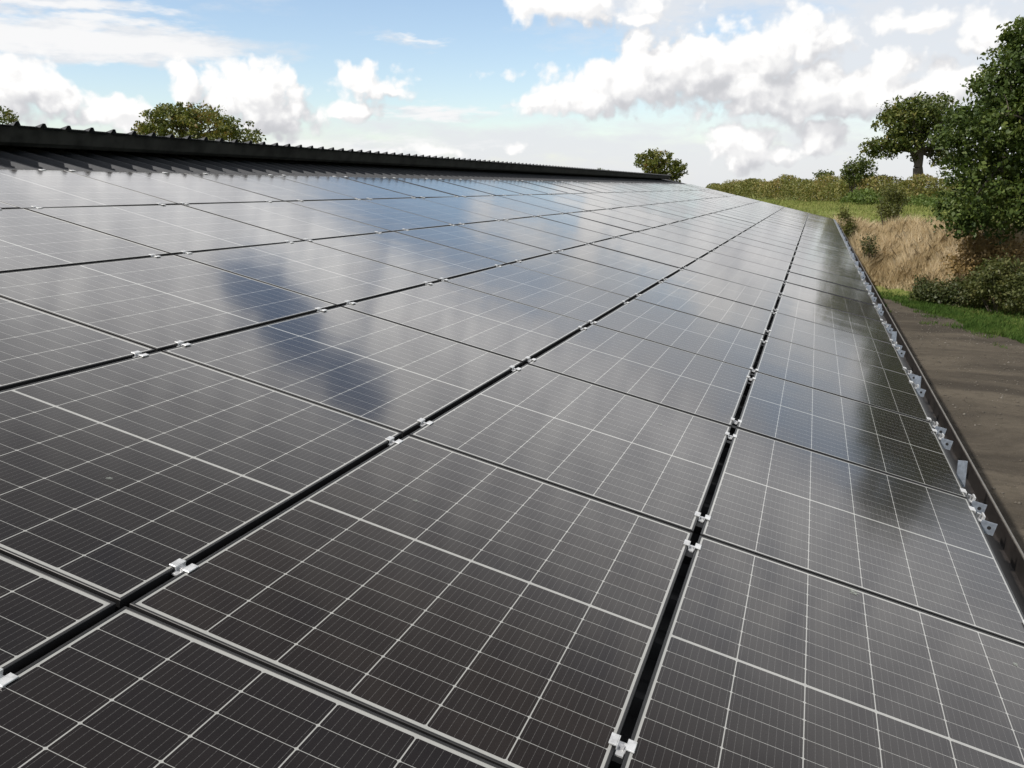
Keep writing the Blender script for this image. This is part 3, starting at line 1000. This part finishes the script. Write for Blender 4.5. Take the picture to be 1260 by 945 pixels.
# ------------------------------------------------------------------ grasses
def blades(x, y, hgt, wid, lean, r, base_z=None):
    n = len(x)
    z = height(x, y) - 0.04 if base_z is None else base_z
    th = r.uniform(0, 2 * np.pi, n)
    sx, sy = np.cos(th) * wid / 2, np.sin(th) * wid / 2
    la = r.uniform(0, 2 * np.pi, n); ll = lean * hgt * r.uniform(0.2, 1.0, n)
    lx, ly = np.cos(la) * ll + 0.12 * hgt, np.sin(la) * ll - 0.05 * hgt
    B = np.stack([x, y, z], 1)
    S = np.stack([sx, sy, np.zeros(n)], 1)
    Mv = B + np.stack([lx * 0.3, ly * 0.3, hgt * 0.55], 1)
    T = B + np.stack([lx, ly, hgt * (1 - 0.25 * (ll / hgt) ** 2)], 1)
    V = np.stack([B - S, B + S, Mv + S * 0.8, T, Mv - S * 0.8], 1).reshape(-1, 3)
    F = np.arange(5 * n).reshape(n, 5)
    return V, F


M_STRAW = mat_straw('straw_blade', [(0.0, (0.24, 0.165, 0.080)), (0.3, (0.50, 0.395, 0.225)), (0.7, (0.67, 0.56, 0.38)), (1.0, (0.76, 0.67, 0.50))])
M_BLADE = mat_straw('green_blade', [(0.0, (0.030, 0.062, 0.012)), (0.5, (0.060, 0.115, 0.020)), (0.85, (0.105, 0.150, 0.035)), (1.0, (0.19, 0.17, 0.07))])
M_FIELD = mat_straw('field_blade', [(0.0, (0.11, 0.150, 0.034)), (0.5, (0.20, 0.230, 0.062)), (1.0, (0.32, 0.30, 0.12))])
n = 70000
x = rng.uniform(0.2, 9.0, n); u = rng.uniform(0.0, 1.0, n)
y = foot(x) + 0.5 + u * 6.4
hgt = rng.uniform(0.35, 1.0, n) * (0.45 + 0.8 * vnoise(x * 1.1, y * 1.1, 7)) * (0.55 + 0.45 * smooth(0.0, 0.3, u))
V, F = blades(x, y, hgt, 0.017, 0.75, rng)
o = obj('dry_grass', np_mesh('dry_grass', V, F, M_STRAW)); tag(o, 'tall straw coloured dry grass covering the bank', 'grass', kind='stuff')
n = 42000
y = rng.uniform(12, 45, n); te = track_edge(np.minimum(y, ys[0]))
x = te + rng.exponential(1.3, n) - 0.45 * vnoise(y * 1.3, y * 0, 12)
x = np.where(y > ys[0], rng.uniform(0.3, 5, n), x)
ok = (y < foot(x) + 0.9) & (x < 14)
x, y = x[ok], y[ok]; n = len(x)
sx_ = rng.uniform(0, 1.6, 9000); sy_ = rng.uniform(14, 39, 9000); sx_ = track_edge(sy_) - sx_
keep = vnoise(sx_ * 1.6, sy_ * 1.6, 15) > 0.45 + 0.25 * (track_edge(sy_) - sx_)
x = np.concatenate([x, sx_[keep]]); y = np.concatenate([y, sy_[keep]]); n = len(x)
V, F = blades(x, y, rng.uniform(0.06, 0.20, n) * (0.6 + 0.8 * vnoise(x, y, 8)), 0.022, 0.6, rng)
o = obj('verge_grass', np_mesh('verge_grass', V, F, M_BLADE)); tag(o, 'short green grass strip between dirt track and bank', 'grass', kind='stuff')
n = 80000
x = rng.uniform(-14, 18, n); y = 42 + 85 * rng.uniform(0, 1, n) ** 1.3
ok = (y > foot(x) + 5.5) & (x > (y - 46) * -0.16 - 0.5) & (x < 1.5 + (y - 40) * 0.35 + 4)
x, y = x[ok], y[ok]; n = len(x)
V, F = blades(x, y, rng.uniform(0.08, 0.26, n) * (0.5 + vnoise(x * 0.6, y * 0.6, 9)), 0.05, 0.7, rng)
o = obj('field_grass', np_mesh('field_grass', V, F, M_FIELD)); tag(o, 'sunny yellow-green meadow grass in front of the hedge', 'grass', kind='stuff')

# loose stones on the track
n = 5200
y = rng.uniform(9, 40, n); x = track_edge(y) * rng.uniform(0.1, 1.0, n)
ok = vnoise(x * 0.9, y * 0.5, 21) > 0.38
x, y = x[ok], y[ok]; n = len(x)
sz = 0.010 + 0.028 * rng.uniform(0, 1, n) ** 3
oct_v = np.array([(1, 0, 0), (0, 1, 0), (-1, 0, 0), (0, -1, 0), (0, 0, 0.7), (0, 0, -0.4)], float)
oct_f = np.array([(0, 1, 4), (1, 2, 4), (2, 3, 4), (3, 0, 4), (1, 0, 5), (2, 1, 5), (3, 2, 5), (0, 3, 5)])
V = oct_v[None] * sz[:, None, None] * rng.uniform(0.6, 1.3, (n, 6, 1)) + np.stack([x, y, np.full(n, 0.010)], 1)[:, None]
F = oct_f[None] + (np.arange(n) * 6)[:, None, None]
M_STONE = mat_straw('track_stone', [(0.0, (0.07, 0.062, 0.052)), (0.6, (0.15, 0.135, 0.115)), (1.0, (0.30, 0.28, 0.25))])
o = obj('gravel', np_mesh('gravel', V.reshape(-1, 3), F.reshape(-1, 3), M_STONE)); tag(o, 'loose small stones scattered over the dirt track', 'gravel', kind='stuff')

# ------------------------------------------------------------------ light
SUN = Vector((-0.48, -0.46, 0.74)).normalized()
sl = bpy.data.lights.new('sun', 'SUN'); sl.energy = 4.0; sl.angle = math.radians(1.0); sl.color = (1.0, 0.945, 0.87)
so = bpy.data.objects.new('sun', sl); COL.objects.link(so)
so.rotation_euler = (-SUN).to_track_quat('-Z', 'Y').to_euler(); so.location = (-30, -20, 40)

# ------------------------------------------------------------------ sky with clouds
world = bpy.data.worlds.new('World'); SC.world = world; world.use_nodes = True


def px_dir(px, py):
    d = ray(px, py)
    return math.degrees(math.atan2(d.x, d.y)), math.degrees(math.asin(d.z))


def cloud_group(name, blobs, holes, cover, lump, a_puff, a_fine, warp, flat=1.0, tail=0.0):
    """signed cloud density as a function of direction: placed masses broken up by billows"""
    g = bpy.data.node_groups.new(name, 'ShaderNodeTree')
    g.interface.new_socket('Vector', in_out='INPUT', socket_type='NodeSocketVector')
    g.interface.new_socket('Density', in_out='OUTPUT', socket_type='NodeSocketFloat')
    t = NT(g)
    gi = t.n('NodeGroupInput'); go = t.n('NodeGroupOutput')
    v = t.vm('NORMALIZE', gi.outputs[0])
    sp = t.n('ShaderNodeSeparateXYZ', {0: v})
    az = t.m('MULTIPLY', t.m('ARCTAN2', sp.outputs[0], sp.outputs[1]), 180 / math.pi)
    el = t.m('MULTIPLY', t.m('ARCSINE', sp.outputs[2]), 180 / math.pi)
    A = t.n('ShaderNodeCombineXYZ', {0: az, 1: el}).outputs[0]
    vf = t.vm('MULTIPLY', A, (math.pi / 180, math.pi / 180 * flat, 0.0))
    wn = t.n('ShaderNodeTexNoise', {'Vector': vf, 'Scale': 11.0, 'Detail': 4.0, 'Roughness': 0.6}, noise_dimensions='2D')
    A = t.vm('ADD', A, t.vm('MULTIPLY', t.vm('SUBTRACT', wn.outputs['Color'], (0.5, 0.5, 0.5)), (warp * 1.6, warp, 0.0)))
    def blobf(lst):
        f = None
        for a, e, w, h, s in lst:
            d = t.vm('LENGTH', t.vm('MULTIPLY', t.vm('SUBTRACT', A, (a, e, 0)), (1 / w, 1 / h, 0)))
            q = t.m('MULTIPLY', t.m('SUBTRACT', 1.0, d), s)
            f = q if f is None else t.m('SMOOTH_MAX', f, q, 0.15)
        return f
    f = blobf(blobs)
    if cover:
        st = t.vm('MULTIPLY', v, (1.0, 1.0, 1.7))
        c = t.m('MULTIPLY', t.m('SUBTRACT', t.noise(st, 3.2, 4, 0.55), 0.22), 2.6)
        c = t.m('SUBTRACT', c, t.smooth(el, 11.0, 16.0, 2.5, 0.0))
        f = t.m('MAXIMUM', f, t.m('MINIMUM', c, 0.9))
    if holes:
        f = t.m('SUBTRACT', f, t.m('MULTIPLY', t.m('MAXIMUM', blobf(holes), 0.0), 2.6))
    f = t.m('MAXIMUM', f, -1.5)
    # billows: rounded heads at three sizes
    vw = t.vm('ADD', vf, t.vm('MULTIPLY', t.vm('SUBTRACT', wn.outputs['Color'], (0.5, 0.5, 0.5)), (0.03, 0.03, 0.0)))
    pf = None
    for k, (mul, amp) in enumerate(((1.0, 1.0), (2.2, 0.60), (4.9, 0.26))):
        vo = t.n('ShaderNodeTexVoronoi', {'Vector': vw, 'Scale': lump * mul, 'Smoothness': 0.3}, feature='SMOOTH_F1', voronoi_dimensions='2D')
        p = t.m('MULTIPLY', t.m('SUBTRACT', 0.47, vo.outputs['Distance']), amp * 1.6)
        pf = p if pf is None else t.m('ADD', pf, p)
    n2 = t.n('ShaderNodeTexNoise', {'Vector': vf, 'Scale': lump * 2.0, 'Detail': 6.0, 'Roughness': 0.62}, noise_dimensions='2D')
    nz = t.m('SUBTRACT', n2.outputs['Fac'], 0.5)
    d = t.m('ADD', f, t.m('ADD', t.m('MULTIPLY', pf, a_puff), t.m('MULTIPLY', nz, a_fine)))
    t.put(go, 0, d)
    return g


def B(px, py, rx, ry, s=1.0):
    a, e = px_dir(px, py); k = 0.0500
    return (a, e, rx * k, ry * k, s)


CUM = [B(20, 112, 64, 38, 1.0), B(55, 128, 30, 18, 0.7), B(142, 136, 44, 24, 1.0), B(224, 110, 20, 26, 0.9), B(308, 112, 60, 36, 1.2), B(338, 142, 56, 26, 0.95), B(428, 138, 44, 15, 0.75), B(447, 103, 44, 20, 0.6), B(490, 117, 30, 7, 0.4),
       B(765, 108, 104, 34, 1.15), B(690, 118, 44, 24, 0.95), B(842, 80, 92, 44, 1.2), B(930, 72, 62, 44, 1.2), B(985, 46, 42, 36, 1.1), B(985, 115, 165, 36, 1.15), B(1085, 85, 44, 26, 0.8), B(1140, 108, 80, 22, 0.85),
       B(915, 178, 48, 28, 1.05), B(1012, 168, 30, 24, 0.95), B(962, 190, 30, 12, 0.8), B(700, 6, 118, 20, 0.85), B(1135, 22, 60, 16, 0.75), B(1240, 42, 46, 26, 0.8),
       B(545, 184, 38, 7, 0.6), B(632, 182, 18, 8, 0.6), B(1180, 100, 40, 14, 0.6), B(603, 92, 22, 6, 0.35), B(70, 145, 16, 7, 0.45), B(780, 22, 40, 9, 0.4)]
HOLES = [(-28.8, 20.2, 3.2, 2.3, 1.2), (-26.4, 21.2, 3.4, 2.0, 1.2), (-23.6, 22.3, 3.6, 1.9, 1.2), (-20.0, 23.6, 3.4, 1.7, 1.1), (-21.0, 10.6, 3.6, 2.0, 0.6)]
GC = cloud_group('cumulus', CUM, HOLES, True, 27.0, 0.46, 0.62, 1.8)
VEIL = [B(120, 48, 220, 26, 2.0), B(40, 3, 190, 12, 1.0), B(530, 138, 150, 10, 0.8), B(640, 185, 560, 48, 1.15), B(1140, 70, 300, 150, 1.5), B(1100, 190, 320, 60, 1.1), B(720, 22, 160, 20, 0.5), B(500, 50, 60, 6, 0.3), B(900, 20, 160, 14, 0.5),
        (10, 40, 60, 27, 0.9), (-35, 45, 30, 20, 0.8), (10, 1.0, 60, 4.0, 1.5), (-35, 0.5, 40, 3.6, 0.8), (30, 8, 14, 9, 1.0), (-40, 22, 16, 11, 1.7), (-33, 15, 10, 5, 1.7), (-14, 17, 9, 4.5, 1.4), (-4, 12.5, 13, 4.5, 1.3), (-10, 10.5, 7, 3.5, 1.2), (-8, 21, 13, 10, 1.5), (22, 15, 16, 12, 1.6), (-20, 33, 22, 8, 1.5)]
GVEIL = cloud_group('veil', VEIL, HOLES, False, 8.0, 0.12, 1.25, 3.0, 3.2)
STREAK = [B(125, 50, 175, 22, 1.3), B(40, 46, 90, 24, 1.1), B(505, 50, 45, 5, 0.5), B(530, 137, 100, 8, 0.8), B(60, 2, 150, 9, 0.8), B(430, 178, 200, 10, 0.5)]
GSTREAK = cloud_group('streak', STREAK, None, False, 10.0, 0.15, 1.3, 2.2, 4.0)

w = NT(world.node_tree)
wo = w.n('ShaderNodeOutputWorld'); bg = w.n('ShaderNodeBackground')
tc = w.n('ShaderNodeTexCoord'); dv = tc.outputs['Generated']
sky = w.n('ShaderNodeTexSky', sky_type='NISHITA', sun_disc=False, sun_elevation=math.asin(SUN.z), sun_rotation=math.atan2(SUN.x, SUN.y),
          altitude=50.0, air_density=1.0, dust_density=0.6, ozone_density=1.0)
STR = 0.10
k = 1.0 / STR / 1.32
skc = w.vm('MULTIPLY', sky.outputs[0], (1.27, 1.235, 1.23))


def grp(g, vec):
    nd = w.n('ShaderNodeGroup'); nd.node_tree = g; w.put(nd, 0, vec); return nd.outputs[0]


D0 = grp(GC, dv)
D1 = grp(GC, w.vm('ADD', dv, (-0.008, 0.0, 0.010)))
D2 = grp(GC, w.vm('ADD', dv, (-0.022, 0.0, 0.034)))
DV = grp(GVEIL, dv)
mask = w.smooth(D0, -0.08, 0.40)
lit = w.m('ADD', w.m('MULTIPLY', w.smooth(w.m('SUBTRACT', D0, D1), -0.45, 0.45), 0.42), w.m('MULTIPLY', w.smooth(w.m('SUBTRACT', D0, D2), -0.85, 0.70), 0.72))
lit = w.m('SUBTRACT', lit, w.smooth(D0, 0.5, 1.5, 0.0, 0.22), clamp=True)
cc = w.ramp(lit, [(0.0, (0.60, 0.607, 0.635)), (0.35, (0.71, 0.712, 0.735)), (0.65, (0.86, 0.858, 0.865)), (0.92, (1.03, 1.02, 1.01))])
cc = w.vm('SCALE', cc, None, k)
veil = w.smooth(DV, -0.1, 1.05, 0.0, 0.90)
# thin cloud above the picture is brighter than the cloud low over the horizon, and thins out towards the zenith
spz = w.n('ShaderNodeSeparateXYZ', {0: dv})
gain = w.m('ADD', w.smooth(spz.outputs[2], 0.46, 0.62, 1.0, 0.50), w.m('MULTIPLY', w.smooth(spz.outputs[2], 0.195, 0.30, 0.0, 0.75), w.smooth(spz.outputs[2], 0.40, 0.56, 1.0, 0.0)))
veilc = w.vm('SCALE', (0.79 * k, 0.812 * k, 0.850 * k), None, gain)
base = w.mix(veil, skc, veilc)
strk = w.smooth(grp(GSTREAK, dv), -0.05, 0.75, 0.0, 0.95)
base = w.mix(strk, base, (0.955 * k, 0.955 * k, 0.96 * k))
out = w.mix(mask, base, w.vm('SCALE', cc, None, gain))
w.put(bg, 'Color', out); w.put(bg, 'Strength', STR)
w.t.links.new(bg.outputs[0], wo.inputs[0])
world.cycles.sampling_method = 'MANUAL'; world.cycles.sample_map_resolution = 512

# ------------------------------------------------------------------ camera
cd = bpy.data.cameras.new('camera'); cam = bpy.data.objects.new('camera', cd); COL.objects.link(cam)
cd.sensor_fit = 'HORIZONTAL'; cd.sensor_width = 36.0; cd.lens = FPX / 1260 * 36.0
cd.clip_start = 0.05; cd.clip_end = 5000
R = Matrix((RW[0], -Vector(RW[1]), -Vector(RW[2]))).transposed().to_4x4()
cam.matrix_world = Matrix.Translation(CAM) @ R
SC.camera = cam
SC.render.resolution_x, SC.render.resolution_y = 1024, 768
SC.view_settings.view_transform = 'Standard'
SC.view_settings.look = 'None'
SC.view_settings.exposure = 0.4
SC.view_settings.gamma = 1.0
SC.view_settings.use_curve_mapping = False
SC.cycles.max_bounces = 8
SC.cycles.use_denoising = True
